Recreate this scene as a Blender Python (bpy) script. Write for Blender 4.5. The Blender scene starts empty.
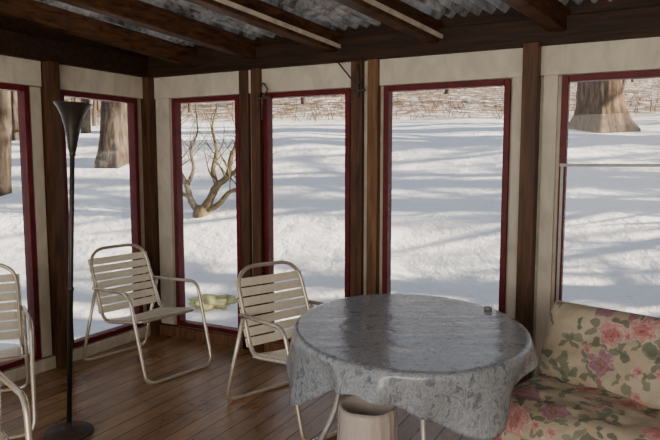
import bpy, bmesh, math, random
from mathutils import Vector, Matrix, noise as mnoise
random.seed(7)
scene = bpy.context.scene
COL = scene.collection

# ---------------------------------------------------------------- camera
F = 620.0
PITCH = math.atan(60.0/F)
HEAD = math.radians(117.8)
CX, CY, CZ = 3.83, -3.98, 1.5
fw = Vector((math.cos(HEAD), math.sin(HEAD)))
rt = Vector((math.sin(HEAD), -math.cos(HEAD)))
cam_d = bpy.data.cameras.new("camera")
cam_d.sensor_width = 36
cam_d.lens = F/660*36
cam_d.clip_start = 0.05
cam_d.clip_end = 500
cam = bpy.data.objects.new("camera", cam_d)
COL.objects.link(cam)
cam.location = (CX, CY, CZ)
cam.rotation_euler = (math.pi/2-PITCH, 0, HEAD-math.pi/2)
scene.camera = cam

# survey helpers: where a sight line meets a plane of the place
def ray(px, py):
    xc = (px-330)/F; yc = (220-py)/F
    f = math.cos(PITCH)+yc*math.sin(PITCH)
    z = -math.sin(PITCH)+yc*math.cos(PITCH)
    return Vector((fw.x*f+rt.x*xc, fw.y*f+rt.y*xc, z))
def at_z(px, py, z=0.0):
    d = ray(px, py); t = (z-CZ)/d.z
    return Vector((CX+d.x*t, CY+d.y*t, z))
def on_back(px, py=210):
    d = ray(px, py); t = (0-CY)/d.y
    return CX+d.x*t, CZ+d.z*t
def on_left(px, py=210):
    d = ray(px, py); t = (0-CX)/d.x
    return CY+d.y*t, CZ+d.z*t
def lf(lat, dep, z=0.0):
    return Vector((CX+rt.x*lat+fw.x*dep, CY+rt.y*lat+fw.y*dep, z))

# ---------------------------------------------------------------- materials
def newmat(name):
    m = bpy.data.materials.new(name); m.use_nodes = True
    nt = m.node_tree
    b = nt.nodes["Principled BSDF"]
    return m, nt, b
def N(nt, t, **kw):
    n = nt.nodes.new(t)
    for k, v in kw.items(): setattr(n, k, v)
    return n
def ramp(nt, fac, stops):
    r = N(nt, "ShaderNodeValToRGB")
    el = r.color_ramp.elements
    while len(el) < len(stops): el.new(0.5)
    for e, (p, c) in zip(el, stops):
        e.position = p; e.color = (*c, 1)
    nt.links.new(fac, r.inputs[0])
    return r.outputs[0]
def coords(nt, scale=(1,1,1), rot=(0,0,0), out="Object"):
    tc = N(nt, "ShaderNodeTexCoord"); mp = N(nt, "ShaderNodeMapping")
    mp.inputs["Scale"].default_value = scale
    mp.inputs["Rotation"].default_value = rot
    nt.links.new(tc.outputs[out], mp.inputs[0])
    return mp.outputs[0]
def noise(nt, vec, scale=5, detail=4, dist=0.0, rough=.5):
    n = N(nt, "ShaderNodeTexNoise")
    n.inputs["Scale"].default_value = scale
    n.inputs["Detail"].default_value = detail
    n.inputs["Distortion"].default_value = dist
    n.inputs["Roughness"].default_value = rough
    nt.links.new(vec, n.inputs["Vector"])
    return n.outputs["Fac"]
def bump(nt, b, h, strength=.3, dist=.01):
    n = N(nt, "ShaderNodeBump")
    n.inputs["Strength"].default_value = strength
    n.inputs["Distance"].default_value = dist
    nt.links.new(h, n.inputs["Height"])
    nt.links.new(n.outputs[0], b.inputs["Normal"])
def math_n(nt, op, a, b=None, clamp=False):
    n = N(nt, "ShaderNodeMath", operation=op, use_clamp=clamp)
    for i, v in enumerate((a, b)):
        if v is None: continue
        if isinstance(v, (int, float)): n.inputs[i].default_value = v
        else: nt.links.new(v, n.inputs[i])
    return n.outputs[0]
def mix(nt, fac, a, b, mode='MIX'):
    n = N(nt, "ShaderNodeMix", data_type='RGBA', blend_type=mode)
    for i, v in ((0, fac), (6, a), (7, b)):
        if isinstance(v, (int, float)): n.inputs[i].default_value = v
        elif isinstance(v, tuple): n.inputs[i].default_value = (*v, 1)
        else: nt.links.new(v, n.inputs[i])
    return n.outputs[2]

def streaky(name, c0, c1, scale=(3,3,.4), nscale=8, rough=.6, bs=.25, spec=.3, metallic=0, bd=.005):
    m, nt, b = newmat(name)
    v = coords(nt, scale)
    f = noise(nt, v, nscale, 6, .6, .6)
    nt.links.new(ramp(nt, f, [(.3, c0), (.7, c1)]), b.inputs["Base Color"])
    b.inputs["Roughness"].default_value = rough
    b.inputs["Specular IOR Level"].default_value = spec
    b.inputs["Metallic"].default_value = metallic
    if bs > 0: bump(nt, b, f, bs, bd)
    return m
M_post = streaky("dark_timber", (.034,.015,.008), (.145,.067,.032), (6,6,.5), 5, .5)
M_post2 = streaky("brown_timber", (.09,.040,.019), (.28,.145,.070), (6,6,.5), 5, .5)
M_rafter = streaky("rafter_timber", (.010,.0045,.002), (.135,.056,.024), (3,3,12), 2.8, .5, .9, .3)
M_header = streaky("header_timber", (.008,.004,.002), (.055,.023,.011), (.5,6,6), 5, .6, .5)
M_cream = streaky("cream_painted_board", (.56,.52,.44), (.77,.72,.62), (2,2,1), 4, .6, .12)
M_creamd = streaky("weathered_cream_board", (.44,.40,.33), (.69,.64,.54), (2,2,1), 6, .7, .15)
M_red = streaky("dark_red_paint", (.085,.005,.009), (.165,.012,.018), (3,3,3), 4, .45, .05)
M_alu = streaky("aluminium", (.45,.45,.43), (.65,.65,.63), (4,4,4), 4, .35, .05, .5, .5)
M_sash = streaky("pale_grey_sash", (.34,.34,.33), (.48,.48,.47), (4,4,4), 4, .5, .05, .4, .2)
M_tin = streaky("dull_grey_tin", (.22,.21,.19), (.34,.33,.30), (4,4,4), 4, .4, .05, .4, .2)
M_tube = streaky("champagne_tube", (.66,.59,.49), (.82,.75,.64), (4,4,4), 6, .25, .03, .5, .6)
M_strap = streaky("cream_vinyl_strap", (.82,.75,.61), (.92,.86,.73), (4,4,4), 6, .4, .05)
M_black = streaky("black_metal", (.012,.010,.009), (.035,.029,.025), (4,4,4), 6, .35, .05, .5)
M_base = streaky("brown_black_metal", (.03,.02,.014), (.075,.05,.034), (4,4,4), 6, .55, .05, .4)
M_iron = streaky("iron", (.03,.028,.025), (.10,.085,.07), (9,9,9), 6, .5, .1, .5)
def warp(nt, v, scale, amt):
    n = N(nt, "ShaderNodeTexNoise"); n.inputs["Scale"].default_value = scale
    nt.links.new(v, n.inputs["Vector"])
    s = N(nt, "ShaderNodeVectorMath", operation='SUBTRACT'); nt.links.new(n.outputs["Color"], s.inputs[0]); s.inputs[1].default_value = (.5,.5,.5)
    s2 = N(nt, "ShaderNodeVectorMath", operation='SCALE'); nt.links.new(s.outputs[0], s2.inputs[0]); s2.inputs["Scale"].default_value = amt
    a = N(nt, "ShaderNodeVectorMath", operation='ADD'); nt.links.new(v, a.inputs[0]); nt.links.new(s2.outputs[0], a.inputs[1])
    return a.outputs[0]
def mat_bark(name, c0, c1, c2):
    m, nt, b = newmat(name)
    v = coords(nt, (7,7,1.2))
    f = noise(nt, v, 2.2, 7, .8, .65)
    nt.links.new(ramp(nt, f, [(.32,c0), (.5,c1), (.68,c2)]), b.inputs["Base Color"])
    b.inputs["Roughness"].default_value = .95; b.inputs["Specular IOR Level"].default_value = .1
    bump(nt, b, f, .5, .04)
    return m
M_bark = mat_bark("bark", (.055,.034,.022), (.13,.087,.056), (.24,.17,.115))
M_barkg = mat_bark("grey_bark", (.035,.026,.020), (.09,.070,.054), (.17,.136,.106))
M_bush = streaky("lichen_bark", (.07,.055,.033), (.24,.195,.12), (4,4,4), 6, .9, .8, .1, 0, .02)
M_brush = streaky("dry_twigs", (.09,.06,.035), (.24,.165,.105), (.5,.5,.5), 4, .9, .1, .1)
M_moss = streaky("moss", (.34,.34,.14), (.72,.68,.38), (6,6,6), 3, .95, .6, .1)
M_bin = streaky("pale_bin_plastic", (.58,.46,.40), (.64,.52,.45), (1,1,1), 2, .4, 0, .4)

def mat_floor():
    m, nt, b = newmat("plank_floor")
    v = coords(nt, (1,1,1), (0,0,math.pi/2))
    br = N(nt, "ShaderNodeTexBrick")
    br.offset = .37; br.squash = 1
    br.inputs["Scale"].default_value = 1
    br.inputs["Brick Width"].default_value = 5.0
    br.inputs["Row Height"].default_value = .118
    br.inputs["Mortar Size"].default_value = .0045
    br.inputs["Mortar Smooth"].default_value = .3
    br.inputs["Bias"].default_value = 0
    br.inputs["Color1"].default_value = (.0,.0,.0,1)
    br.inputs["Color2"].default_value = (1,1,1,1)
    br.inputs["Mortar"].default_value = (.5,.5,.5,1)
    nt.links.new(v, br.inputs["Vector"])
    base = ramp(nt, br.outputs["Color"], [(0,(.26,.128,.055)), (.5,(.35,.185,.083)), (1,(.45,.255,.12))])
    g = noise(nt, coords(nt, (16,.7,1)), 3, 8, 1.2, .65)
    grain = ramp(nt, g, [(.25,(.42,.39,.36)), (.55,(1,1,1)), (.8,(1.25,1.2,1.15))])
    c = mix(nt, 1.0, base, grain, 'MULTIPLY')
    w = noise(nt, coords(nt, (1,.6,1)), 2.2, 9, .8, .75)
    c = mix(nt, ramp(nt, w, [(.45,(0,0,0)), (.66,(.6,.6,.6))]), c, (.52,.39,.26))
    c = mix(nt, ramp(nt, noise(nt, coords(nt, (2.5,.7,1)), 2.6, 6, 1, .7), [(.48,(0,0,0)), (.70,(.55,.55,.55))]), c, (.12,.058,.028))
    c = mix(nt, br.outputs["Fac"], c, (.014,.007,.004))
    nt.links.new(c, b.inputs["Base Color"])
    r = ramp(nt, w, [(.3,(.20,.20,.20)), (.65,(.42,.42,.42))])
    nt.links.new(r, b.inputs["Roughness"])
    b.inputs["Specular IOR Level"].default_value = .6
    h = math_n(nt, 'SUBTRACT', math_n(nt, 'MULTIPLY', g, .25), br.outputs["Fac"])
    bump(nt, b, h, .45, .005)
    return m
M_floor = mat_floor()

def mat_ground():
    m, nt, b = newmat("snow_ground")
    v = coords(nt)
    sep = N(nt, "ShaderNodeSeparateXYZ"); nt.links.new(v, sep.inputs[0])
    s = math_n(nt, 'ADD', math_n(nt, 'MULTIPLY', sep.outputs[0], -.3), math_n(nt, 'MULTIPLY', sep.outputs[1], .95))
    n1 = noise(nt, v, .35, 5, 0, .6)
    n2 = noise(nt, v, 1.6, 8, .5, .75)
    t = math_n(nt, 'ADD', s, math_n(nt, 'MULTIPLY', math_n(nt, 'SUBTRACT', n1, .5), 9))
    mr = N(nt, "ShaderNodeMapRange"); nt.links.new(t, mr.inputs[0])
    mr.inputs[1].default_value = 9.5; mr.inputs[2].default_value = 16
    far = mr.outputs[0]
    # bare leaf litter showing through the snow further up the hill
    k = math_n(nt, 'MULTIPLY', far, ramp(nt, n2, [(.36,(0,0,0)), (.50,(1,1,1))]))
    litter = ramp(nt, noise(nt, v, 2, 8, 0, .75), [(.3,(.06,.038,.023)), (.5,(.155,.10,.062)), (.75,(.29,.21,.145))])
    snow = ramp(nt, n1, [(.3,(.85,.85,.86)), (.7,(.90,.895,.90))])
    fl = ramp(nt, noise(nt, v, 16, 3, 1.5, .6), [(.68,(0,0,0)), (.72,(.75,.75,.75))])
    snow = mix(nt, fl, snow, (.42,.33,.25))
    nt.links.new(mix(nt, k, snow, litter), b.inputs["Base Color"])
    b.inputs["Roughness"].default_value = .8
    b.inputs["Specular IOR Level"].default_value = .2
    hb = math_n(nt, 'ADD', noise(nt, v, 3.0, 6, .3, .6), math_n(nt, 'MULTIPLY', noise(nt, v, 14, 3), .10))
    bump(nt, b, hb, .65, .10)
    return m
M_ground = mat_ground()

def mat_glass():
    m, nt, b = newmat("window_glass")
    nt.nodes.remove(b)
    out = nt.nodes["Material Output"]
    tr = N(nt, "ShaderNodeBsdfTransparent"); tr.inputs[0].default_value = (.98,.98,.98,1)
    gl = N(nt, "ShaderNodeBsdfGlossy"); gl.inputs["Roughness"].default_value = .02
    fr = N(nt, "ShaderNodeFresnel"); fr.inputs[0].default_value = 1.3
    mx = N(nt, "ShaderNodeMixShader")
    nt.links.new(fr.outputs[0], mx.inputs[0]); nt.links.new(tr.outputs[0], mx.inputs[1]); nt.links.new(gl.outputs[0], mx.inputs[2])
    nt.links.new(mx.outputs[0], out.inputs[0])
    return m
M_glass = mat_glass()

def mat_roof(name, c0, c1, tr):
    m, nt, b = newmat(name)
    out = nt.nodes["Material Output"]
    v = coords(nt)
    f = noise(nt, v, 4, 6, 1, .7)
    c = ramp(nt, f, [(.38,c0), (.58,c1)])
    nt.links.new(c, b.inputs["Base Color"])
    b.inputs["Roughness"].default_value = .22
    b.inputs["Metallic"].default_value = .6
    tl = N(nt, "ShaderNodeBsdfTranslucent"); nt.links.new(c, tl.inputs[0])
    mx = N(nt, "ShaderNodeMixShader"); mx.inputs[0].default_value = tr
    nt.links.new(b.outputs[0], mx.inputs[1]); nt.links.new(tl.outputs[0], mx.inputs[2])
    nt.links.new(mx.outputs[0], out.inputs[0])
    return m
M_roof = mat_roof("corrugated_roofing", (.13,.11,.085), (.74,.71,.64), .23)
M_roofd = mat_roof("corrugated_roofing_groove", (.008,.006,.005), (.022,.018,.014), .0)  # near-black bands painted along the grooves so the ribs show

def flower_layer(nt, vec, scale, off, lobes, R, amp, keep, seed_rand=.85):
    """returns mask, normalised radius, random colour"""
    mp = N(nt, "ShaderNodeMapping")
    mp.inputs["Scale"].default_value = (scale,)*3
    mp.inputs["Location"].default_value = off
    nt.links.new(vec, mp.inputs[0])
    vo = N(nt, "ShaderNodeTexVoronoi", voronoi_dimensions='2D')
    vo.inputs["Scale"].default_value = 1
    vo.inputs["Randomness"].default_value = seed_rand
    nt.links.new(mp.outputs[0], vo.inputs["Vector"])
    sb = N(nt, "ShaderNodeVectorMath", operation='SUBTRACT')
    nt.links.new(mp.outputs[0], sb.inputs[0]); nt.links.new(vo.outputs["Position"], sb.inputs[1])
    sp = N(nt, "ShaderNodeSeparateXYZ"); nt.links.new(sb.outputs[0], sp.inputs[0])
    sc = N(nt, "ShaderNodeSeparateColor"); nt.links.new(vo.outputs["Color"], sc.inputs[0])
    a = math_n(nt, 'ARCTAN2', sp.outputs[1], sp.outputs[0])
    a = math_n(nt, 'ADD', math_n(nt, 'MULTIPLY', a, lobes), math_n(nt, 'MULTIPLY', sc.outputs[1], 6.28))
    r = math_n(nt, 'ADD', math_n(nt, 'MULTIPLY', math_n(nt, 'SINE', a), amp), R)
    rel = math_n(nt, 'DIVIDE', vo.outputs["Distance"], math_n(nt, 'MAXIMUM', r, .01))
    mask = math_n(nt, 'MULTIPLY', math_n(nt, 'LESS_THAN', rel, 1.0), math_n(nt, 'GREATER_THAN', sc.outputs[0], keep))
    return mask, rel, sc.outputs[2]

def mat_floral():
    m, nt, b = newmat("floral_fabric")
    v = warp(nt, coords(nt, out="UV"), 18, .06)
    base = ramp(nt, noise(nt, v, 9, 4), [(.35,(.47,.405,.30)), (.65,(.59,.52,.40))])
    c = base
    def leafcol(r): return ramp(nt, r, [(0,(.075,.10,.08)), (.5,(.16,.195,.145)), (1,(.28,.305,.225))])
    for sc, off, lob, keep in ((9.5,(3.1,1.7,0),2,.35), (14,(7.3,4.2,0),2,.6), (8.5,(.4,9.3,0),3,.55)):
        mk, rel, rnd = flower_layer(nt, v, sc, off, lob, .25, .19, keep)
        c = mix(nt, math_n(nt, 'MULTIPLY', mk, .8), c, leafcol(math_n(nt, 'ADD', math_n(nt, 'MULTIPLY', rnd, .6), math_n(nt, 'MULTIPLY', noise(nt, v, 30, 2), .4))))
    for sc, off, lob, R, amp, keep in ((12,(5.5,2.5,0),5,.27,.06,.7), (5.5,(0,0,0),6,.345,.04,.36)):
        mk, rel, rnd = flower_layer(nt, v, sc, off, lob, R, amp, keep)
        rr = math_n(nt, 'ADD', rel, math_n(nt, 'MULTIPLY', math_n(nt, 'SUBTRACT', noise(nt, v, 25, 5, 1.8, .75), .5), 1.6))
        pink = ramp(nt, rr, [(0,(.32,.08,.09)), (.22,(.56,.24,.24)), (.42,(.42,.14,.15)), (.62,(.69,.43,.41)), (.78,(.52,.22,.23)), (1,(.73,.55,.49))])
        wine = ramp(nt, rr, [(0,(.48,.38,.18)), (.25,(.28,.11,.15)), (.5,(.44,.27,.31)), (.75,(.32,.15,.20)), (1,(.56,.43,.43))])
        fc = mix(nt, math_n(nt, 'GREATER_THAN', rnd, .75), pink, wine)
        c = mix(nt, math_n(nt, 'MULTIPLY', mk, .92), c, fc)
    nt.links.new(c, b.inputs["Base Color"])
    b.inputs["Roughness"].default_value = .8
    b.inputs["Specular IOR Level"].default_value = .25
    bump(nt, b, noise(nt, v, 6, 4), .5, .04)
    return m
M_floral = mat_floral()

def mat_cloth():
    m, nt, b = newmat("damask_vinyl")
    v = warp(nt, coords(nt), 18, .04)
    n = noise(nt, v, 20, 5, 1.8, .65)
    base = ramp(nt, n, [(.30,(.13,.162,.21)), (.44,(.21,.25,.305)), (.52,(.39,.435,.49)), (.60,(.26,.30,.355)), (.75,(.16,.195,.245))])
    c = base
    for sc, off, lob, R, amp, keep in ((12,(0,0,0),5,.33,.10,.3),(22,(4,2,0),3,.3,.14,.35)):
        mk, rel, rnd = flower_layer(nt, v, sc, off, lob, R, amp, keep)
        rr = math_n(nt, 'ADD', rel, math_n(nt, 'MULTIPLY', math_n(nt, 'SUBTRACT', noise(nt, v, 60, 3), .5), 1.0))
        fc = ramp(nt, rr, [(0,(.16,.195,.25)), (.35,(.42,.465,.52)), (.6,(.21,.25,.305)), (.85,(.44,.485,.54)), (1,(.29,.33,.385))])
        c = mix(nt, math_n(nt, 'MULTIPLY', mk, .65), c, fc)
    nt.links.new(c, b.inputs["Base Color"])
    b.inputs["Roughness"].default_value = .20
    b.inputs["Specular IOR Level"].default_value = .7
    cr = math_n(nt, 'ADD', noise(nt, coords(nt), 5, 4, .5), math_n(nt, 'MULTIPLY', noise(nt, coords(nt, (1,6,1), (0,0,.6)), 2, 3), .8))
    bump(nt, b, cr, .4, .02)
    return m
M_cloth = mat_cloth()

def mat_bag():
    m, nt, b = newmat("clear_plastic_liner")
    b.inputs["Base Color"].default_value = (.96,.94,.92,1)
    b.inputs["Roughness"].default_value = .12
    b.inputs["Alpha"].default_value = .40
    b.inputs["Specular IOR Level"].default_value = 1.0
    bump(nt, b, noise(nt, coords(nt,(1,1,.35)), 18, 2, .6), .5, .01)
    return m
M_bag = mat_bag()

# ---------------------------------------------------------------- mesh tools
def link(name, bm, mats, parent=None, smooth=False, bevel=0, loc=None):
    me = bpy.data.meshes.new(name)
    bmesh.ops.recalc_face_normals(bm, faces=bm.faces)
    bm.to_mesh(me); bm.free()
    for mt in (mats if isinstance(mats, (list, tuple)) else [mats]): me.materials.append(mt)
    if smooth:
        for p in me.polygons: p.use_smooth = True
    o = bpy.data.objects.new(name, me)
    COL.objects.link(o)
    if loc: o.location = loc
    if parent: o.parent = parent
    if bevel:
        bv = o.modifiers.new("bevel", 'BEVEL'); bv.width = bevel; bv.segments = 2; bv.limit_method = 'ANGLE'
    return o
def empty(name, loc, rotz=0):
    e = bpy.data.objects.new(name, None); e.empty_display_size = .1
    e.location = loc; e.rotation_euler = (0,0,rotz); COL.objects.link(e); return e
def info(o, label, cat, group=None):
    o["label"] = label; o["category"] = cat
    if group: o["group"] = group
def struct(o, label=None):
    o["kind"] = "structure"
    if label: o["label"] = label
def box(bm, x0, x1, y0, y1, z0, z1, mi=0):
    vs = [bm.verts.new((x, y, z)) for z in (z0, z1) for y in (y0, y1) for x in (x0, x1)]
    for q in ((0,1,3,2),(4,6,7,5),(0,4,5,1),(2,3,7,6),(0,2,6,4),(1,5,7,3)):
        f = bm.faces.new([vs[i] for i in q]); f.material_index = mi
def fillet(pts, r, n=5, closed=False):
    pts = [Vector(p) for p in pts]; out = []
    L = len(pts)
    rs_ = r if isinstance(r, (list, tuple)) else [r]*L
    for i, p in enumerate(pts):
        if not closed and i in (0, L-1): out.append(p); continue
        a = pts[i-1]; c = pts[(i+1) % L]
        da = (a-p); dc = (c-p)
        rr = min(rs_[i], da.length*.48, dc.length*.48)
        A = p+da.normalized()*rr; C = p+dc.normalized()*rr
        for k in range(n+1):
            t = k/n
            out.append(A*(1-t)**2 + p*2*t*(1-t) + C*t*t)
    return out
def tube(bm, pts, r, seg=10, closed=False, mi=0):
    pts = [Vector(p) for p in pts]; L = len(pts)
    rad = r if isinstance(r, (list, tuple)) else [r]*L
    rings = []; nrm = None
    for i, p in enumerate(pts):
        if closed: t = pts[(i+1) % L]-pts[i-1]
        elif i == 0: t = pts[1]-p
        elif i == L-1: t = p-pts[i-1]
        else: t = pts[i+1]-pts[i-1]
        if t.length < 1e-9: t = Vector((0,0,1))
        t.normalize()
        if nrm is None:
            nrm = t.orthogonal().normalized()
        nrm = (nrm - t*nrm.dot(t))
        if nrm.length < 1e-6: nrm = t.orthogonal()
        nrm.normalize()
        bn = t.cross(nrm)
        rings.append([bm.verts.new(p+(nrm*math.cos(a)+bn*math.sin(a))*rad[i]) for a in [2*math.pi*k/seg for k in range(seg)]])
    rng = range(L) if closed else range(L-1)
    for i in rng:
        A = rings[i]; B = rings[(i+1) % L]
        off = 0
        if closed and i == L-1:
            off = min(range(seg), key=lambda k: (B[k].co-A[0].co).length)
        for k in range(seg):
            f = bm.faces.new((A[k], A[(k+1)%seg], B[(k+1+off)%seg], B[(k+off)%seg])); f.material_index = mi; f.smooth = True
    if not closed:
        for rg in (rings[0], rings[-1]):
            f = bm.faces.new(rg); f.material_index = mi
def lathe(bm, prof, seg=32, cx=0, cy=0, mi=0):
    rings = []
    for r, z in prof:
        rings.append([bm.verts.new((cx+max(r,1e-4)*math.cos(2*math.pi*k/seg), cy+max(r,1e-4)*math.sin(2*math.pi*k/seg), z)) for k in range(seg)])
    for A, B in zip(rings, rings[1:]):
        for k in range(seg):
            f = bm.faces.new((A[k], A[(k+1)%seg], B[(k+1)%seg], B[k])); f.material_index = mi; f.smooth = True

# ---------------------------------------------------------------- terrain
TP = [(-60,-4),(-10,-1.8),(-3,-.9),(0,-.3),(2.6,.7),(6.7,2.0),(14,2.75),(22,3.8),(40,6.9),(120,26)]
def lerp_t(s):
    for (a, za), (b_, zb) in zip(TP, TP[1:]):
        if s <= b_: return za+(zb-za)*(s-a)/(b_-a)
    return TP[-1][1]
def terr(x, y):
    s = -.3*x+.95*y
    z = sum(lerp_t(s+d) for d in (-1.8,-.9,-.45,0,.45,.9,1.8))/7
    z += .02*math.sin(x*1.3+y*.7)+.02*math.sin(x*.6-y*1.9+1)+.012*math.sin(x*3.1+y*2.3)
    return z
def on_ground(px, py):
    d = ray(px, py); t = 4.5
    while t < 100:
        p = Vector((CX, CY, CZ))+d*t
        if p.z <= terr(p.x, p.y): return Vector((p.x, p.y, terr(p.x, p.y)))
        t += .03
    return Vector((CX, CY, CZ))+d*30
bm = bmesh.new()
xs = [-70+i*1.0 for i in range(45)]+[-25+i*.4 for i in range(125)]+[25+i*1.5 for i in range(30)]
ys = [-25+i*1.0 for i in range(22)]+[-3+i*.4 for i in range(75)]+[27+i*1.5 for i in range(45)]
grid = [[bm.verts.new((x, y, terr(x, y))) for x in xs] for y in ys]
for j in range(len(ys)-1):
    for i in range(len(xs)-1):
        bm.faces.new((grid[j][i], grid[j][i+1], grid[j+1][i+1], grid[j+1][i]))
g = link("ground", bm, M_ground, smooth=True); struct(g, "snow-covered sloping yard with leaf litter uphill")

# ---------------------------------------------------------------- room
RX, RY = 6.2, -6.4
ZW, ZB, ZH = 2.0, 2.18, 2.34          # window head, board top, header top
bm = bmesh.new(); box(bm, -.12, RX+.1, RY, .12, -.12, 0)
floor = link("floor", bm, M_floor); struct(floor, "worn brown plank floor")

BX = lambda px, py=210: on_back(px, py)[0]
LY = lambda px, py=210: on_left(px, py)[0]
wins = [(176,242),(266,351),(384,508)]
SILL = .10
# window spans along the back wall
wb = [(BX(a), BX(b)) for a, b in wins]
xr0 = BX(558); xr1 = xr0+1.05
wb.append((xr0, xr1))
wb.append((xr1+.25, RX-.25))
# cream boards of back wall
bm = bmesh.new()
edges = [0.0]
for a, b_ in wb: edges += [a, b_]
edges.append(RX)
for i in range(0, len(edges), 2):
    a, b_ = edges[i], edges[i+1]
    if b_-a > .01: box(bm, a, b_, 0, .05, -.3, ZW+.01)
box(bm, 0, RX, 0, .05, -.3, SILL)
box(bm, 0, RX, 0, .05, ZW, ZH)
o = link("wall_back", bm, M_creamd, bevel=.002); struct(o, "cream painted boards framing tall windows")
# header boards
tn = [0]
def trim(x0,x1,y0,y1,z0,z1,m,label,bevel=.004):
    tn[0] += 1
    bm = bmesh.new(); box(bm, x0,x1,y0,y1,z0,z1)
    o = link("trim_%d" % tn[0], bm, m, bevel=bevel); struct(o, label); return o
for a, b_ in ((BX(157), BX(354,70)), (BX(368,70), BX(526,60)), (BX(541,50), RX)):
    trim(a, b_, -.025, 0, ZW+.005, ZB, M_cream, "cream painted board over the windows")
trim(0, RX, -.06, .0, ZB, ZH, M_header, "dark timber header beam")
trim(-.06, RX, .0, .12, ZH-.02, ZH+.20, M_header, "dark timber wall plate and blocking")
trim(-.14, -.0, RY, .12, ZH-.02, ZH+.22, M_header, "dark timber wall plate and blocking")
# posts: back wall (x from px, depth into the room)
for a, b_, m, dep in ((146,157,M_post,.09),(243,252,M_post,.035),(256.5,265,M_post,.06),(353,364,M_post,.045),(370,380,M_post2,.06),
                      (522,537,M_post,.12)):
    trim(BX(a), BX(b_), -dep, 0, 0, ZB if m is M_post2 else ZB+.01, m, "rough dark timber post between windows")
trim(wb[3][1]+.04, wb[3][1]+.2, -.1, 0, 0, ZB, M_post, "rough dark timber post between windows")
# thin cream casing next to posts
for a, b_ in ((510,520),(540,554),(160,173)):
    trim(BX(a), BX(b_), -.02, 0, SILL, ZW+.005, M_cream, "cream vertical casing board", .002)

# left wall
wl = [(LY(62), LY(138))]
y1b = LY(32); wl.insert(0, (y1b-.75, y1b)); wl.insert(0, (y1b-1.75, y1b-1.0)); wl.insert(0, (y1b-2.75, y1b-2.0))
bm = bmesh.new()
edges = [RY]
for a, b_ in wl: edges += [a, b_]
edges.append(0)
for i in range(0, len(edges), 2):
    a, b_ = edges[i], edges[i+1]
    if b_-a > .01: box(bm, -.05, 0, a, b_, -.3, ZW+.01)
box(bm, -.05, 0, RY, 0, -.3, SILL)
box(bm, -.05, 0, RY, 0, ZW, ZH)
o = link("wall_left", bm, M_creamd, bevel=.002); struct(o, "cream painted boards framing tall windows")
trim(0, .025, LY(58), 0, ZW+.005, ZB, M_cream, "cream painted board over the windows")
trim(0, .025, RY, LY(45), ZW+.005, ZB, M_cream, "cream painted board over the windows")
trim(0, .06, RY, 0, ZB, ZH, M_header, "dark timber header beam")
trim(0, .09, LY(57), LY(46), 0, ZB, M_post, "rough dark timber post between windows")
trim(0, .09, LY(155), LY(144), 0, ZB, M_post, "rough dark corner post")
trim(0, .02, LY(44), LY(33.5), SILL, ZW, M_cream, "cream vertical casing board", .002)
trim(0, .035, RY, 0, 0, SILL-.01, M_creamd, "cream baseboard")
trim(0, RX, -.035, 0, 0, SILL-.01, M_post2, "brown baseboard")
# right wall (solid, off to the side) and an unseen block added against sun
bm = bmesh.new(); box(bm, RX, RX+.1, RY, .05, -.3, 2.9)
o = link("wall_right", bm, M_creamd); struct(o, "cream painted side wall")
bm = bmesh.new(); box(bm, RX+.12, RX+1.0, -1.0, 2.0, -1.6, 4.6)
o = link("sun_blocker", bm, M_creamd); struct(o, "unseen cream block added to keep sun off the windows")

# windows
def window(n, axis, a, b_, storm=False):
    fwid = .038
    bm = bmesh.new()
    def bx(bm, u0, u1, d0, d1, z0, z1):
        if axis == 'x': box(bm, u0, u1, -d1, -d0, z0, z1)
        else: box(bm, d0, d1, u0, u1, z0, z1)
    d0, d1 = -.05, .028
    bx(bm, a, a+fwid, d0, d1, SILL, ZW); bx(bm, b_-fwid, b_, d0, d1, SILL, ZW)
    bx(bm, a+fwid, b_-fwid, d0, d1, ZW-fwid, ZW); bx(bm, a+fwid, b_-fwid, d0, d1, SILL, SILL+fwid)
    o = link("window_%d" % n, bm, M_red, bevel=.004); struct(o, "tall fixed window in a dark red frame")
    bm = bmesh.new(); bx(bm, a+fwid, b_-fwid, -.012, -.008, SILL+fwid, ZW-fwid)
    link("window_pane", bm, M_glass, parent=o)
    if storm:
        bm = bmesh.new(); t = .016
        zt = 1.47
        bx(bm, a+.012, a+.012+t, .029, .042, SILL+fwid, zt); bx(bm, b_-fwid-t, b_-fwid, .0, .032, SILL+fwid, zt)
        bx(bm, a+.005, b_-fwid, .029, .040, zt-.009, zt+.009); bx(bm, a+.012, b_-fwid, .029, .042, SILL+fwid, SILL+fwid+.03)
        s = link("storm_sash", bm, M_sash, parent=o); s["label"] = "pale grey aluminium lower sash"
k = 1
for a, b_ in wl: window(k, 'y', a, b_); k += 1
for i, (a, b_) in enumerate(wb): window(k, 'x', a, b_, storm=(i >= 3)); k += 1

# ---------------------------------------------------------------- roof
RB = math.radians(75.3)
rd = Vector((-math.cos(RB), -math.sin(RB)))      # away from the back wall
SL = .12
RH = .135
RZ = ZH-.095
def rafter(x0, z0=RZ, w=.095, h=RH, L=7.0):
    if x0 + rd.x*L < .03: L = (x0-.03)/-rd.x
    sx = Vector((-rd.y, rd.x))  # sideways
    bm = bmesh.new(); vs = []
    for t in (-.0, L):
        c = Vector((x0, 0))+rd*t
        for du in (-w/2, w/2):
            for dz in (0, h):
                q = c+sx*du
                vs.append(bm.verts.new((q.x, q.y, z0+max(t,0)*SL+dz)))
    for q in ((0,1,3,2),(4,6,7,5),(0,4,5,1),(2,3,7,6),(0,2,6,4),(1,5,7,3)):
        bm.faces.new([vs[i] for i in q])
    return bm
rx = [BX(193,70), BX(257,62), BX(337,50), BX(437,42), BX(562,30)]
step = rx[4]-rx[3]
rx += [rx[4]+step, rx[4]+2*step]
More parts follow.
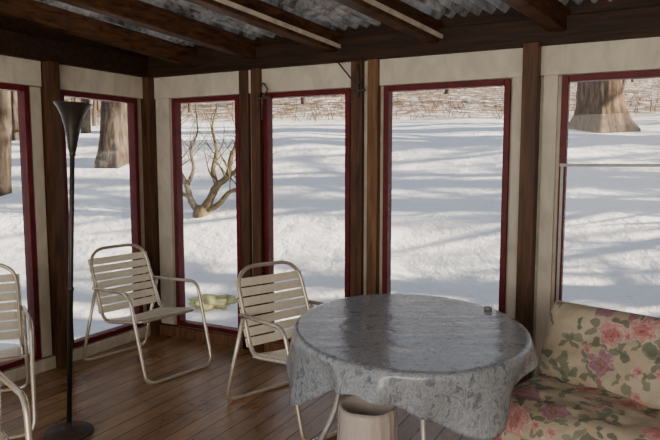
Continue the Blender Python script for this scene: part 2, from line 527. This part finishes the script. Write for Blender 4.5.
for i, x0 in enumerate(rx):
    tn[0] += 1
    o = link("trim_%d" % tn[0], rafter(x0), M_rafter, bevel=.006); struct(o, "dark stained roof rafter")
    if i in (2, 3):
        tn[0] += 1
        o = link("trim_%d" % tn[0], rafter(x0+.066, z0=RZ+.02, w=.018, h=.026), M_creamd, bevel=.002); struct(o, "cream wood strip along the rafter")
# purlins
for dpt in (1.9, 3.3, 4.7):
    tn[0] += 1
    zz = RZ+RH+dpt*SL/math.sin(RB)
    bm = bmesh.new(); box(bm, .05, RX, -dpt-.03, -dpt+.03, zz-.005, zz+.022)
    o = link("trim_%d" % tn[0], bm, M_rafter); struct(o, "dark roof purlin")
# corrugated sheet, ridges parallel to the rafters
bm = bmesh.new()
base_z = RZ+RH+.022+.020
PER = .085; SPP = 8
x_lo, x_hi = -.15, RX+2.0
n = int((x_hi-x_lo)/PER*SPP)
rows = []
for t in (-.25, 0, 3.3, 6.9):
    row = []
    for i in range(n+1):
        x = x_lo+PER/SPP*i
        c = Vector((x, 0))+rd*t
        row.append(bm.verts.new((c.x, c.y, base_z+t*SL+.020*math.cos(i*2*math.pi/SPP))))
    rows.append(row)
for A, B in zip(rows, rows[1:]):
    for i in range(n):
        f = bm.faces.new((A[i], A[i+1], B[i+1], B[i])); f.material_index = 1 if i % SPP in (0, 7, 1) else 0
bmesh.ops.bisect_plane(bm, geom=bm.verts[:]+bm.edges[:]+bm.faces[:], plane_co=(-.25,0,0), plane_no=(-1,0,0), clear_outer=True)
o = link("ceiling", bm, [M_roof, M_roofd], smooth=True); struct(o, "weathered corrugated roofing sheets over rafters")

# ---------------------------------------------------------------- patio chairs
def build_chair():
    e = empty("patio_chair", (0,0,0))
    R = .0125
    bm = bmesh.new()
    tube(bm, fillet([(.25,.245,.41),(-.17,.245,.35),(-.36,.235,.85),(-.36,-.235,.85),(-.17,-.245,.35),(.25,-.245,.41)], [.07,.09,.15,.15,.09,.07], 9, True), R, 10, True)
    parts = [link("seat_frame", bm, M_tube, parent=e)]
    bm = bmesh.new()
    pts = fillet([(-.262,.262,.585),(.21,.292,.605),(.37,.285,.0125),(.37,-.285,.0125),(.21,-.292,.605),(-.262,-.262,.585)], .075, 9)
    tube(bm, pts, R, 10)
    parts.append(link("front_leg_loop", bm, M_tube, parent=e))
    bm = bmesh.new()
    pts = fillet([(-.235,.263,.57),(-.42,.275,.0125),(-.42,-.275,.0125),(-.235,-.263,.57)], .07, 8)
    tube(bm, pts, R, 10)
    parts.append(link("rear_leg_loop", bm, M_tube, parent=e))
    def slats(A, B, n, wid, half0, half1, sag):
        A = Vector(A); B = Vector(B); d = (B-A); dn = d.normalized(); nn = Vector((-dn.z, 0, dn.x))
        if nn.z < 0: nn = -nn
        if abs(dn.z) > .7: nn = Vector((abs(nn.x), 0, nn.z if nn.x > 0 else -nn.z))
        bm = bmesh.new()
        for i in range(n):
            t = (i+.5)/n
            c = A+d*t; hw = half0+(half1-half0)*t
            S = 12; rows = []
            for k in range(S+1):
                u = -1+2*k/S
                off = nn*(-sag*(1-u*u)+.013-.02*abs(u)**12)
                p = c+Vector((0, u*hw, 0))+off
                ring = []
                for (aa, bb) in ((-1,-1),(-1,1),(1,1),(1,-1)):
                    ring.append(bm.verts.new(p+dn*(wid/2*aa)+nn*(.0015*bb)))
                rows.append(ring)
            for X, Y in zip(rows, rows[1:]):
                for k in range(4): bm.faces.new((X[k], X[(k+1)%4], Y[(k+1)%4], Y[k]))
            bm.faces.new(rows[0]); bm.faces.new(rows[-1])
        return bm
    parts.append(link("backrest", slats((-.192,0,.40),(-.336,0,.790), 7, .050, .262, .252, .012), M_strap, parent=e))
    parts.append(link("seat", slats((-.15,0,.362),(.235,0,.417), 7, .048, .262, .262, .02), M_strap, parent=e))
    return e, parts
ch0, parts0 = build_chair()
def place(o, A, la, B, lb):
    A = Vector(A[:2]); B = Vector(B[:2]); la = Vector(la); lb = Vector(lb)
    ang = math.atan2(B.y-A.y, B.x-A.x)-math.atan2(lb.y-la.y, lb.x-la.x)
    c, s = math.cos(ang), math.sin(ang)
    m = (A+B)/2; lm = (la+lb)/2
    o.location = (m.x-(c*lm.x-s*lm.y), m.y-(s*lm.x+c*lm.y), 0)
    o.rotation_euler = (0,0,ang)
def copy_chair():
    e = ch0.copy(); COL.objects.link(e)
    for p in parts0:
        q = p.copy(); q.parent = e; COL.objects.link(q)
    return e
place(ch0, at_z(80,363), (-.42,-.275), at_z(141,386), (.37,-.285))
ch0.location.x += .04
c2 = copy_chair(); place(c2, at_z(230,405), (-.42,-.275), at_z(299,445), (.37,-.285))
def face(o, lat, dep, fl, ff):
    p = lf(lat, dep); d = rt*fl+fw*ff
    o.location = (p.x, p.y, 0); o.rotation_euler = (0,0,math.atan2(d.y, d.x))
c3 = copy_chair(); face(c3, -2.035, 3.46, .46, -.888)
c4 = copy_chair(); face(c4, -1.51, 2.26, .60, -.80)
for c, l in ((ch0, "tubular metal patio chair with cream straps by the windows"), (c2, "tubular metal patio chair with cream straps behind the table"),
             (c3, "tubular metal patio chair with cream straps beside floor lamp"), (c4, "tubular metal patio chair, only its armrest showing")):
    info(c, l, "chair", "strap patio chairs")

# ---------------------------------------------------------------- floor lamp
lp = at_z(69,434)
lamp = empty("floor_lamp", (lp.x, lp.y, 0)); info(lamp, "black torchiere floor lamp with flared cone shade", "lamp")
bm = bmesh.new(); lathe(bm, [(0,0),(.125,0),(.13,.008),(.125,.02),(.06,.032),(.022,.04),(.016,.07),(0,.07)])
s = link("base", bm, M_base, parent=lamp); s["label"] = "dark brown round weighted base"
TILT = Matrix.Rotation(.052, 3, Vector((fw.x, fw.y, 0))).to_euler()
bm = bmesh.new(); lathe(bm, [(0,.03),(.014,.03),(.014,.80),(.017,.805),(.017,.82),(.013,.825),(.013,1.52),(.017,1.525),(.017,1.56),(0,1.56)], 16)
q = link("pole", bm, M_black, parent=lamp); q.rotation_euler = TILT
bm = bmesh.new(); lathe(bm, [(.016,1.54),(.022,1.56),(.029,1.61),(.040,1.67),(.056,1.725),(.077,1.77),(.095,1.795),(.098,1.80),(.093,1.80),(.074,1.775),(.052,1.73),(.036,1.675),(.023,1.61),(0,1.59)])
q = link("lamp_shade", bm, M_black, parent=lamp); q.rotation_euler = TILT

# ---------------------------------------------------------------- table
TH = .735
far = at_z(408,294,TH); near = at_z(410,374,TH)
tc = (far+near)/2; ry = (far-near).length/2
lft = at_z(287,336,TH); rgt = at_z(529,336,TH)
rxx = (rgt-lft).length/2
tab = empty("dining_table", (tc.x, tc.y, 0), HEAD-math.pi/2); info(tab, "round patio table on metal legs under a tablecloth", "table")
bm = bmesh.new()
SEG = 96
def ell(r, z): return [bm.verts.new((rxx*r*math.cos(2*math.pi*k/SEG), ry*r*math.sin(2*math.pi*k/SEG), z)) for k in range(SEG)]
A = ell(.975, TH-.028); B = ell(.985, TH-.008); C = ell(.975, TH-.004)
for X, Y in ((A,B),(B,C)):
    for k in range(SEG): bm.faces.new((X[k], X[(k+1)%SEG], Y[(k+1)%SEG], Y[k]))
bm.faces.new(A); bm.faces.new(C)
link("tabletop", bm, M_alu, parent=tab)
for ang in (0, 90, 180, 270):
    cx_, sy_ = math.cos(math.radians(ang+4)), math.sin(math.radians(ang+4))
    bm = bmesh.new()
    tube(bm, fillet([(cx_*.18, sy_*.18, TH-.04),(cx_*.31,sy_*.31,TH-.06),(cx_*.33,sy_*.33,.35),(cx_*.50,sy_*.50,.013)], .1, 6), .013, 10)
    link("leg", bm, M_alu, parent=tab)
bm = bmesh.new()
tube(bm, [(.318*math.cos(a), .318*math.sin(a), .56) for a in [2*math.pi*k/40 for k in range(40)]], .008, 8, True)
link("leg_brace", bm, M_alu, parent=tab)

# tablecloth
bm = bmesh.new()
SG = 400
def hem(a):
    q = abs(math.cos(2*(a-math.radians(-70))))
    d = .072+.145*(q**2.0)
    c_ = math.cos(a-math.radians(188))
    if c_ > 0: d += .09*c_**18
    e_ = math.cos(a-math.radians(-66))
    if e_ > 0: d += .035*e_**8
    return d + .012*math.sin(3*a+1) + .007*math.sin(7*a+2)
rows = []
prof = [(.0,0),(.15,0),(.3,0),(.45,0),(.6,0),(.75,0),(.88,0),(.96,0),(.99,.001),(1.003,.006),(1.012,.018)]
for r, d in prof[1:]:
    rows.append([bm.verts.new((rxx*r*math.cos(2*math.pi*k/SG), ry*r*math.sin(2*math.pi*k/SG), TH-d)) for k in range(SG)])
NH = 14
for j in range(1, NH+1):
    t = j/NH; row = []
    for k in range(SG):
        a = 2*math.pi*k/SG
        h = hem(a)
        fold = .036*math.sin(9*a+1.6*math.sin(2*a))+.016*math.sin(16*a+2.4*math.sin(3*a)+.5)
        q = abs(math.cos(2*(a-math.radians(-70))))**2
        c_ = max(0, math.cos(a-math.radians(188)))**18
        rr = 1.014+ t*(.008+fold*1.5) - .05*t*q*(1-c_) + .055*t*c_
        row.append(bm.verts.new((rxx*rr*math.cos(a), ry*rr*math.sin(a), TH-.018-h*t)))
    rows.append(row)
c0 = bm.verts.new((0,0,TH))
for k in range(SG): bm.faces.new((c0, rows[0][k], rows[0][(k+1)%SG]))
for X, Y in zip(rows, rows[1:]):
    for k in range(SG): bm.faces.new((X[k], X[(k+1)%SG], Y[(k+1)%SG], Y[k]))
cloth = link("tablecloth", bm, M_cloth, smooth=True, loc=(tc.x, tc.y, .003)); cloth.rotation_euler = (0,0,HEAD-math.pi/2)
sol = cloth.modifiers.new("thick", 'SOLIDIFY'); sol.thickness = .0015; sol.offset = 1
info(cloth, "blue-grey damask floral tablecloth draped over round table", "tablecloth")
# small item on table
q = at_z(488,311,TH)
bm = bmesh.new(); lathe(bm, [(0,0),(.019,0),(.021,.004),(.021,.013),(.017,.016),(0,.016)], 20)
o = link("candle_tin", bm, M_tin, loc=(q.x,q.y,TH+.006)); info(o, "small grey tin standing on the tablecloth", "candle")

# ---------------------------------------------------------------- waste basket
wp = lf(.165, 2.62)
wb_ = empty("waste_basket", (wp.x, wp.y, 0)); info(wb_, "rounded pale beige waste basket with clear plastic liner", "basket")
BH = .425
bm = bmesh.new(); lathe(bm, [(0,0),(.078,0),(.088,.008),(.103,.08),(.115,.18),(.122,.28),(.122,.36),(.118,BH-.008),(.116,BH),(.111,BH),(.113,.34),(.107,.18),(.082,.015),(0,.012)], 48)
link("basket_body", bm, M_bin, parent=wb_)
bm = bmesh.new()
rings = []
for r, z, am in ((.084,.05,.002),(.100,.18,.003),(.106,BH-.02,.002),(.112,BH+.010,.003),(.123,BH+.012,.004),(.128,BH-.01,.006),(.129,BH-.04,.008),(.129,BH-.08,.009),(.129,BH-.12,.010),(.128,BH-.16,.012),(.127,BH-.19,.014)):
    ring = []
    for k in range(140):
        a = 2*math.pi*k/140
        nz = mnoise.noise(Vector((math.cos(a)*7, math.sin(a)*7, z*6)))+.5*mnoise.noise(Vector((math.cos(a)*15, math.sin(a)*15, z*12)))
        rr = r+am*max(nz, -.2)
        ring.append(bm.verts.new((rr*math.cos(a), rr*math.sin(a), z+am*.5*math.sin(5*a+2)+am*.5*nz)))
    rings.append(ring)
for X, Y in zip(rings, rings[1:]):
    for k in range(140): bm.faces.new((X[k], X[(k+1)%140], Y[(k+1)%140], Y[k]))
s = link("basket_liner", bm, M_bag, parent=wb_, smooth=True); s["label"] = "crinkled clear plastic bag liner"

# ---------------------------------------------------------------- glider sofa + cushions
jl = at_z(535,375,.43)
SB = math.radians(180-18.5)
Ld = Vector((-math.cos(SB), -math.sin(SB)))          # along the seat
rot = math.atan2(Ld.y, Ld.x)                          # local +X along seat, -Y = facing
SLN = 1.45
root = Vector((jl.x, jl.y))+Ld*(SLN/2)
sofa = empty("patio_glider", (root.x, root.y, 0), rot); info(sofa, "metal framed porch glider carrying floral cushions", "sofa")
hx = SLN/2
bm = bmesh.new()
tube(bm, fillet([(-hx,-.52,.25),(hx,-.52,.25),(hx,.06,.22),(-hx,.06,.22)], .05, 5, True), .014, 10, True)
for i in range(12):
    x = -hx+(i+.5)*SLN/12
    tube(bm, [(x,-.52,.25),(x,.06,.22)], .006, 6)
link("seat_frame", bm, M_alu, parent=sofa)
bm = bmesh.new()
tube(bm, fillet([(-hx,.06,.24),(-hx,.215,.65),(hx,.215,.65),(hx,.06,.24)], .07, 6), .014, 10)
for i in range(12):
    x = -hx+(i+.5)*SLN/12
    tube(bm, [(x,.06,.24),(x,.215,.65)], .006, 6)
link("back_frame", bm, M_alu, parent=sofa)
for sgn in (-1, 1):
    bm = bmesh.new()
    x = sgn*(hx+.005)
    tube(bm, fillet([(x,.20,.014),(x,.17,.30),(x,-.44,.26),(x,-.50,.014)], .09, 7), .014, 10)
    tube(bm, [(x,-.49,.08),(x,.19,.08)], .011, 8)
    link("side_frame", bm, M_alu, parent=sofa)
def cushion(name, L, W, T, M, label):
    """local: X length, Y width, Z thickness"""
    bm = bmesh.new(); uvl = bm.loops.layers.uv.new("UVMap")
    nu, nv = 110, 50
    def ease(i, n):
        t = -1+2*i/n
        return math.sin(t*math.pi/2)*.75+t*.25
    for sgn in (1, -1):
        g_ = []
        for j in range(nv+1):
            v = ease(j, nv); row = []
            for i in range(nu+1):
                u = ease(i, nu)
                h = max(0, 1-abs(u)**16)**.5*max(0, 1-abs(v)**4)**.5
                tuft = 0
                for tu in (-.66,-.22,.22,.66):
                    for tv in (-.35,.4):
                        d2 = ((u-tu)*L/2)**2+((v-tv)*W/2)**2
                        tuft += math.exp(-d2/.005)
                wr = mnoise.noise(Vector((u*4, v*2.2, sgn*3+L*W)))*.17+mnoise.noise(Vector((u*10, v*5, sgn)))*.08
                z = sgn*(T/2*h*(1+wr) - .025*tuft*h)
                row.append(bm.verts.new((u*L/2, v*W/2+.004*math.sin(9*u)*v, z)))
            g_.append(row)
        for j in range(nv):
            for i in range(nu):
                f = bm.faces.new((g_[j][i], g_[j][i+1], g_[j+1][i+1], g_[j+1][i]))
                for lp_ in f.loops:
                    co = lp_.vert.co; lp_[uvl].uv = (co.x+(5 if sgn < 0 else 0)+(0 if name != "seat_cushion" else 2.3), co.y+co.z*.5+3)
    bmesh.ops.remove_doubles(bm, verts=bm.verts[:], dist=.0004)
    per = fillet([(-L/2,-W/2,0),(L/2,-W/2,0),(L/2,W/2,0),(-L/2,W/2,0)], .02, 4, True)
    tube(bm, per, .005, 6, True)
    o = link(name, bm, M_floral, smooth=True)
    o.matrix_world = M
    info(o, label, "cushion")
    return o
Rz = Matrix.Translation((root.x, root.y, 0)) @ Matrix.Rotation(rot, 4, 'Z')
cushion("seat_cushion", SLN, .61, .24, Rz @ Matrix.Translation((.02,-.29,.375)) @ Matrix.Rotation(math.radians(-2), 4, 'X'), "faded pink floral seat cushion lying on the glider")
cushion("back_cushion", SLN, .46, .21, Rz @ Matrix.Translation((.02,.055,.578)) @ Matrix.Rotation(math.radians(65), 4, 'X'), "faded pink floral back cushion leaning on the glider")

# ---------------------------------------------------------------- hooks on the posts
def BP(px, py, off):     # point on a plane 'off' in front of the back wall
    d = ray(px, py); t = (-off-CY)/d.y
    return Vector((CX+d.x*t, CY+d.y*t, CZ+d.z*t))
bm = bmesh.new()
tube(bm, fillet([BP(336,60,.10), BP(349,76,.12), BP(357,86,.12), BP(361,80,.10)], .02, 4), .006, 8)
tube(bm, [BP(358,64,.055), BP(358,97,.055)], .009, 8)
tube(bm, [BP(352,92,.055), BP(365,90,.055)], .009, 8)
o = link("wall_hook", bm, M_iron); info(o, "thin angled iron rod and bracket on timber post", "hook")
bm = bmesh.new()
tube(bm, fillet([BP(258,97,.075), BP(263,82,.075), BP(268,90,.075), BP(262,97,.075), BP(262,120,.075)], .02, 4), .006, 8)
tube(bm, [BP(256,99,.075), BP(270,97,.075)], .008, 8)
o = link("pulley", bm, M_iron); info(o, "small iron pulley bracket fixed to the window post", "pulley")

# ---------------------------------------------------------------- trees
def branch(bm, p, d, L, r, depth, rnd, wob=.18, seg=8, up=.1, kids=3):
    pts = [p.copy()]; rad = [r]; n = 6
    cur = p.copy(); dd = d.normalized()
    for i in range(n):
        dd = (dd+Vector((rnd.uniform(-wob,wob), rnd.uniform(-wob,wob), rnd.uniform(-wob*.5,wob*.5)+up*.3))).normalized()
        cur = cur+dd*(L/n); pts.append(cur.copy()); rad.append(r*(1-.6*(i+1)/n))
    tube(bm, pts, rad, seg)
    if depth > 0:
        for k in range(kids):
            i = rnd.randint(2, n)
            a = rnd.uniform(0, 2*math.pi)
            side = Vector((math.cos(a), math.sin(a), rnd.uniform(.1,.8)))
            nd = (dd*.7+side*.9).normalized()
            branch(bm, pts[i], nd, L*rnd.uniform(.5,.75), rad[i]*.6, depth-1, rnd, wob*1.2, max(4, seg-2), up, kids)
def trunk_tree(name, base, r, H, mat_, seed, flare=1.5, lean=(0,0), brn=9, depth=2, b0=.3, seg=16, bl=.32, rootk=1.0, rough=False):
    rnd = random.Random(seed)
    bm = bmesh.new()
    pts = []; rad = []
    if rough:
        zs = [-.3+.08*i for i in range(36)]; zs += [zs[-1]+(H-zs[-1])*i/8 for i in range(1,9)]
    else:
        zs = [-.3,.0,.18,.5,1.1]+[1.1+(H-1.1)*i/8 for i in range(1,9)]
    for z in zs:
        k = 1+(flare-1)*math.exp(-max(z,0)/.22)
        pts.append(Vector((lean[0]*z+.06*math.sin(z*.9+seed)*min(1,z), lean[1]*z+.05*math.cos(z*.7+seed)*min(1,z), z)))
        rad.append(r*k*(1-.6*max(z,0)/H))
    tube(bm, pts, rad, 72 if rough else seg)
    if rough:    # furrowed bark and root flare
        for v in bm.verts:
            a = math.atan2(v.co.y, v.co.x)
            nz = mnoise.noise(Vector((math.cos(a)*r*22, math.sin(a)*r*22, v.co.z*2.0+seed)))+.5*mnoise.noise(Vector((math.cos(a)*r*50, math.sin(a)*r*50, v.co.z*6)))
            rf = max(0, math.sin(a*5+seed+.6*math.sin(a*2)))**2*math.exp(-max(v.co.z,0)/.28)*(flare-1)*1.6
            v.co.x += math.cos(a)*r*(nz*.06+rf); v.co.y += math.sin(a)*r*(nz*.06+rf)
    ups = [i for i, z in enumerate(zs) if z > 1.0]
    for k in range(brn):
        t = b0+(1-b0)*k/brn
        i = min(ups, key=lambda q_: abs(zs[q_]-t*H))
        a = k*2.4+rnd.uniform(-.4,.4)
        branch(bm, pts[i], Vector((math.cos(a), math.sin(a), rnd.uniform(.25,.8))), H*bl*(1.15-t*.6), rad[i]*.45, depth, rnd)
    o = link(name, bm, mat_, loc=base)
    return o
b = on_ground(600,130)
dist = (Vector((b.x,b.y))-Vector((CX,CY))).length
o = trunk_tree("tree", b, 19/F*dist, 11, M_bark, 3, 1.34, (0,0), 9, 2, .45, rough=True); info(o, "thick sunlit brown tree trunk standing in snow", "tree")
b = on_ground(115,163); dist = (Vector((b.x,b.y))-Vector((CX,CY))).length
o = trunk_tree("tree", b, 12.5/F*dist, 11, M_barkg, 5, 1.2, (.01,.0), 6, 1, .6, 16, .2, rough=True); info(o, "tall grey-brown tree trunk behind the shrub", "tree")
b = on_ground(2,193); dist = (Vector((b.x,b.y))-Vector((CX,CY))).length
o = trunk_tree("tree", b, 7/F*dist, 10, M_barkg, 6, 1.15, (.02,.0), 6, 1, .6, 16, .15, rough=True); info(o, "slim grey tree trunk near the porch", "tree")
for i, (px, py, r) in enumerate(((86,133,.10),(17,140,.12),(130,138,.07),(46,128,.1),(76,127,.06),(94,126,.05),(12,131,.07),(-20,150,.2))):
    b = on_ground(px, py)
    o = trunk_tree("tree", b, r, 9, M_barkg, 20+i, 1.1, (.01*i-.03,0), 8, 2, .15, 10, .12); info(o, "slender bare tree on the snowy slope", "tree", "slender woodland trees")
# woodland edge uphill
def shared_tree(seed): 
    return trunk_tree("tree", Vector((0,0,0)), .085, 8, M_barkg, seed, 1.05, (.02,0), 8, 2, .12, 8, .13)
proto = [shared_tree(50), shared_tree(51), shared_tree(52)]
rw = random.Random(11)
for i in range(60):
    px = -60+780*(i*.618 % 1)+rw.uniform(-6,6); D = rw.uniform(23, 50)
    lat = (px-330)/F*D; q = lf(lat, D); z = terr(q.x, q.y)
    o = proto[i] if i < 3 else proto[i % 3].copy()
    if i >= 3: COL.objects.link(o)
    o.location = (q.x, q.y, z-.05); o.rotation_euler = (rw.uniform(-.06,.06),rw.uniform(-.06,.06),rw.uniform(0,6.28)); s = rw.uniform(.4,1.8); o.scale = (s,s,1)
    info(o, "thin bare woodland tree uphill", "tree", "woodland trees uphill")
# shadow-casting trees to the sunny side
protos = []
rs = random.Random(4)
k = 0
spots = []
for row_x, y0, dy, cnt in ((11.5,4.2,3.0,4),(15,5.8,3.2,4),(19.5,6.2,3.4,5),(25,7.6,3.8,5)):
    for j in range(cnt): spots.append((row_x+rs.uniform(-.8,.8), y0+dy*j+rs.uniform(-.4,.4), rs.uniform(.85,1.15)))
spots += [(9.4,2.9,.42),(9.8,4.6,.5),(8.8,6.2,.45),(10.2,8.0,.55),(12.8,5.4,.6)]
for x, y, s in spots:
    if len(protos) < 4:
        o = trunk_tree("tree", Vector((0,0,0)), .27, 10, M_bark, 70+k, 1.2, (rs.uniform(-.02,.02),0), 22, 3, .11, 8, .18); protos.append(o)
    else:
        o = protos[k % 4].copy(); COL.objects.link(o)
    o.location = (x, y, terr(x, y)-.05); o.rotation_euler = (0,0,rs.uniform(0,6.28)); o.scale = (s,s,s*rs.uniform(.85,1.1)); k += 1
    info(o, "bare deciduous tree casting shadows on snow", "tree", "bare trees beside the yard")

# shrub with several bowed stems
b = on_ground(201,215)
rnd = random.Random(9); bm = bmesh.new()
sc = (Vector((b.x,b.y))-Vector((CX,CY))).length/F
tube(bm, [(0,0,-.1),(0,0,.02),(0,0,.12)], [.12,.11,.07], 12)
rv = Vector((rt.x, rt.y, 0)); fv = Vector((fw.x, fw.y, 0))
stems = [(((-2,0),(-10,14),(-13,28),(-22,46),(-18,64),(-25,84),(-22,108)),.048), (((-13,28),(-6,44),(-10,62),(-2,80),(-4,108)),.028),
         (((1,2),(8,12),(16,28),(27,36),(31,58),(40,74),(43,106)),.064), (((3,3),(18,9),(28,22),(43,26),(54,40),(62,48)),.042),
         (((16,28),(12,44),(17,62),(12,84),(18,106)),.034), (((27,36),(38,46),(44,60),(54,84)),.030), (((-10,14),(-24,24),(-28,44),(-36,60)),.025)]
for k, (st, r0) in enumerate(stems):
    dz = rnd.uniform(-.3,.3)
    pts = [rv*(a*sc)+fv*(dz*h/110)+Vector((0,0,h*sc)) for i, (a, h) in enumerate(st)]
    pts = [pts[0]]+fillet(pts, .06, 3)[1:]
    n_ = len(pts); rad = [r0*(1-.75*i/n_)*(1+.08*rnd.uniform(-1,1)) for i in range(n_)]
    tube(bm, pts, rad, 8)
    for m_ in range(7):
        i = rnd.randint(n_//3, n_-1); a = rnd.uniform(0, 6.28)
        branch(bm, pts[i], Vector((math.cos(a)*.7, math.sin(a)*.7, .7)), .45, rad[i]*.36, 1, rnd, .26, 5, .2, 3)
o = link("shrub", bm, M_bush, loc=b); info(o, "bare multi-stemmed shrub with bowed mossy branches", "shrub")

# brushy undergrowth uphill
rb = random.Random(21); bm = bmesh.new()
for i in range(3200):
    D = rb.uniform(17, 48); px = rb.uniform(-80, 740) if i % 3 else rb.uniform(-80, 150); lat = (px-330)/F*D
    q = lf(lat, D); z = terr(q.x, q.y); h = rb.uniform(.1, .7); w = rb.uniform(.005,.013)
    dx, dy = rb.uniform(-.9,.9)*h, rb.uniform(-.9,.9)*h
    a = bm.verts.new((q.x-w, q.y, z)); b2 = bm.verts.new((q.x+w, q.y, z)); c = bm.verts.new((q.x, q.y+w, z)); d_ = bm.verts.new((q.x+dx, q.y+dy, z+h))
    bm.faces.new((a,b2,d_)); bm.faces.new((b2,c,d_)); bm.faces.new((c,a,d_))
o = link("undergrowth", bm, M_brush); info(o, "dry brown brush and twigs along the woodland edge", "bushes"); o["kind"] = "stuff"

# mossy rock by the porch
b = on_ground(213,303)
bm = bmesh.new(); bmesh.ops.create_icosphere(bm, subdivisions=4, radius=1)
for v in bm.verts:
    n_ = 1+.5*mnoise.noise(v.co*2.2)+.2*mnoise.noise(v.co*5)
    v.co = Vector((v.co.x*.22*n_, v.co.y*.14*n_, v.co.z*.085*n_))
o = link("mossy_rock", bm, M_moss, smooth=True, loc=b+Vector((0,0,-.01))); o.rotation_euler = (.12,0,.5); info(o, "low rock with pale yellow-green moss poking from snow", "rock")

# ---------------------------------------------------------------- light
sd = bpy.data.lights.new("sun", 'SUN'); sd.energy = 26; sd.angle = math.radians(.53); sd.color = (1,.86,.66)
so = bpy.data.objects.new("sun", sd); COL.objects.link(so)
tosun = Vector((.95,.30,math.tan(math.radians(20)))).normalized()
so.rotation_euler = tosun.to_track_quat('Z','Y').to_euler()
w = bpy.data.worlds.new("world"); scene.world = w; w.use_nodes = True
nt = w.node_tree; bg = nt.nodes["Background"]
tcn = N(nt, "ShaderNodeTexCoord"); sp = N(nt, "ShaderNodeSeparateXYZ"); nt.links.new(tcn.outputs["Generated"], sp.inputs[0])
nt.links.new(ramp(nt, sp.outputs[2], [(0,(.90,.91,.93)), (.25,(.77,.82,.92)), (1,(.53,.65,.87))]), bg.inputs[0])
bg.inputs[1].default_value = .84
# unseen fill light added at the open rear to brighten the porch
ad = bpy.data.lights.new("fill_light", 'AREA'); ad.shape = 'RECTANGLE'; ad.size = 4.0; ad.size_y = 1.6; ad.energy = 88; ad.color = (1,.85,.67)
ao = bpy.data.objects.new("fill_light", ad); COL.objects.link(ao)
ao.location = (3.6, -6.2, 1.4); ao.rotation_euler = (math.radians(74), 0, 0)
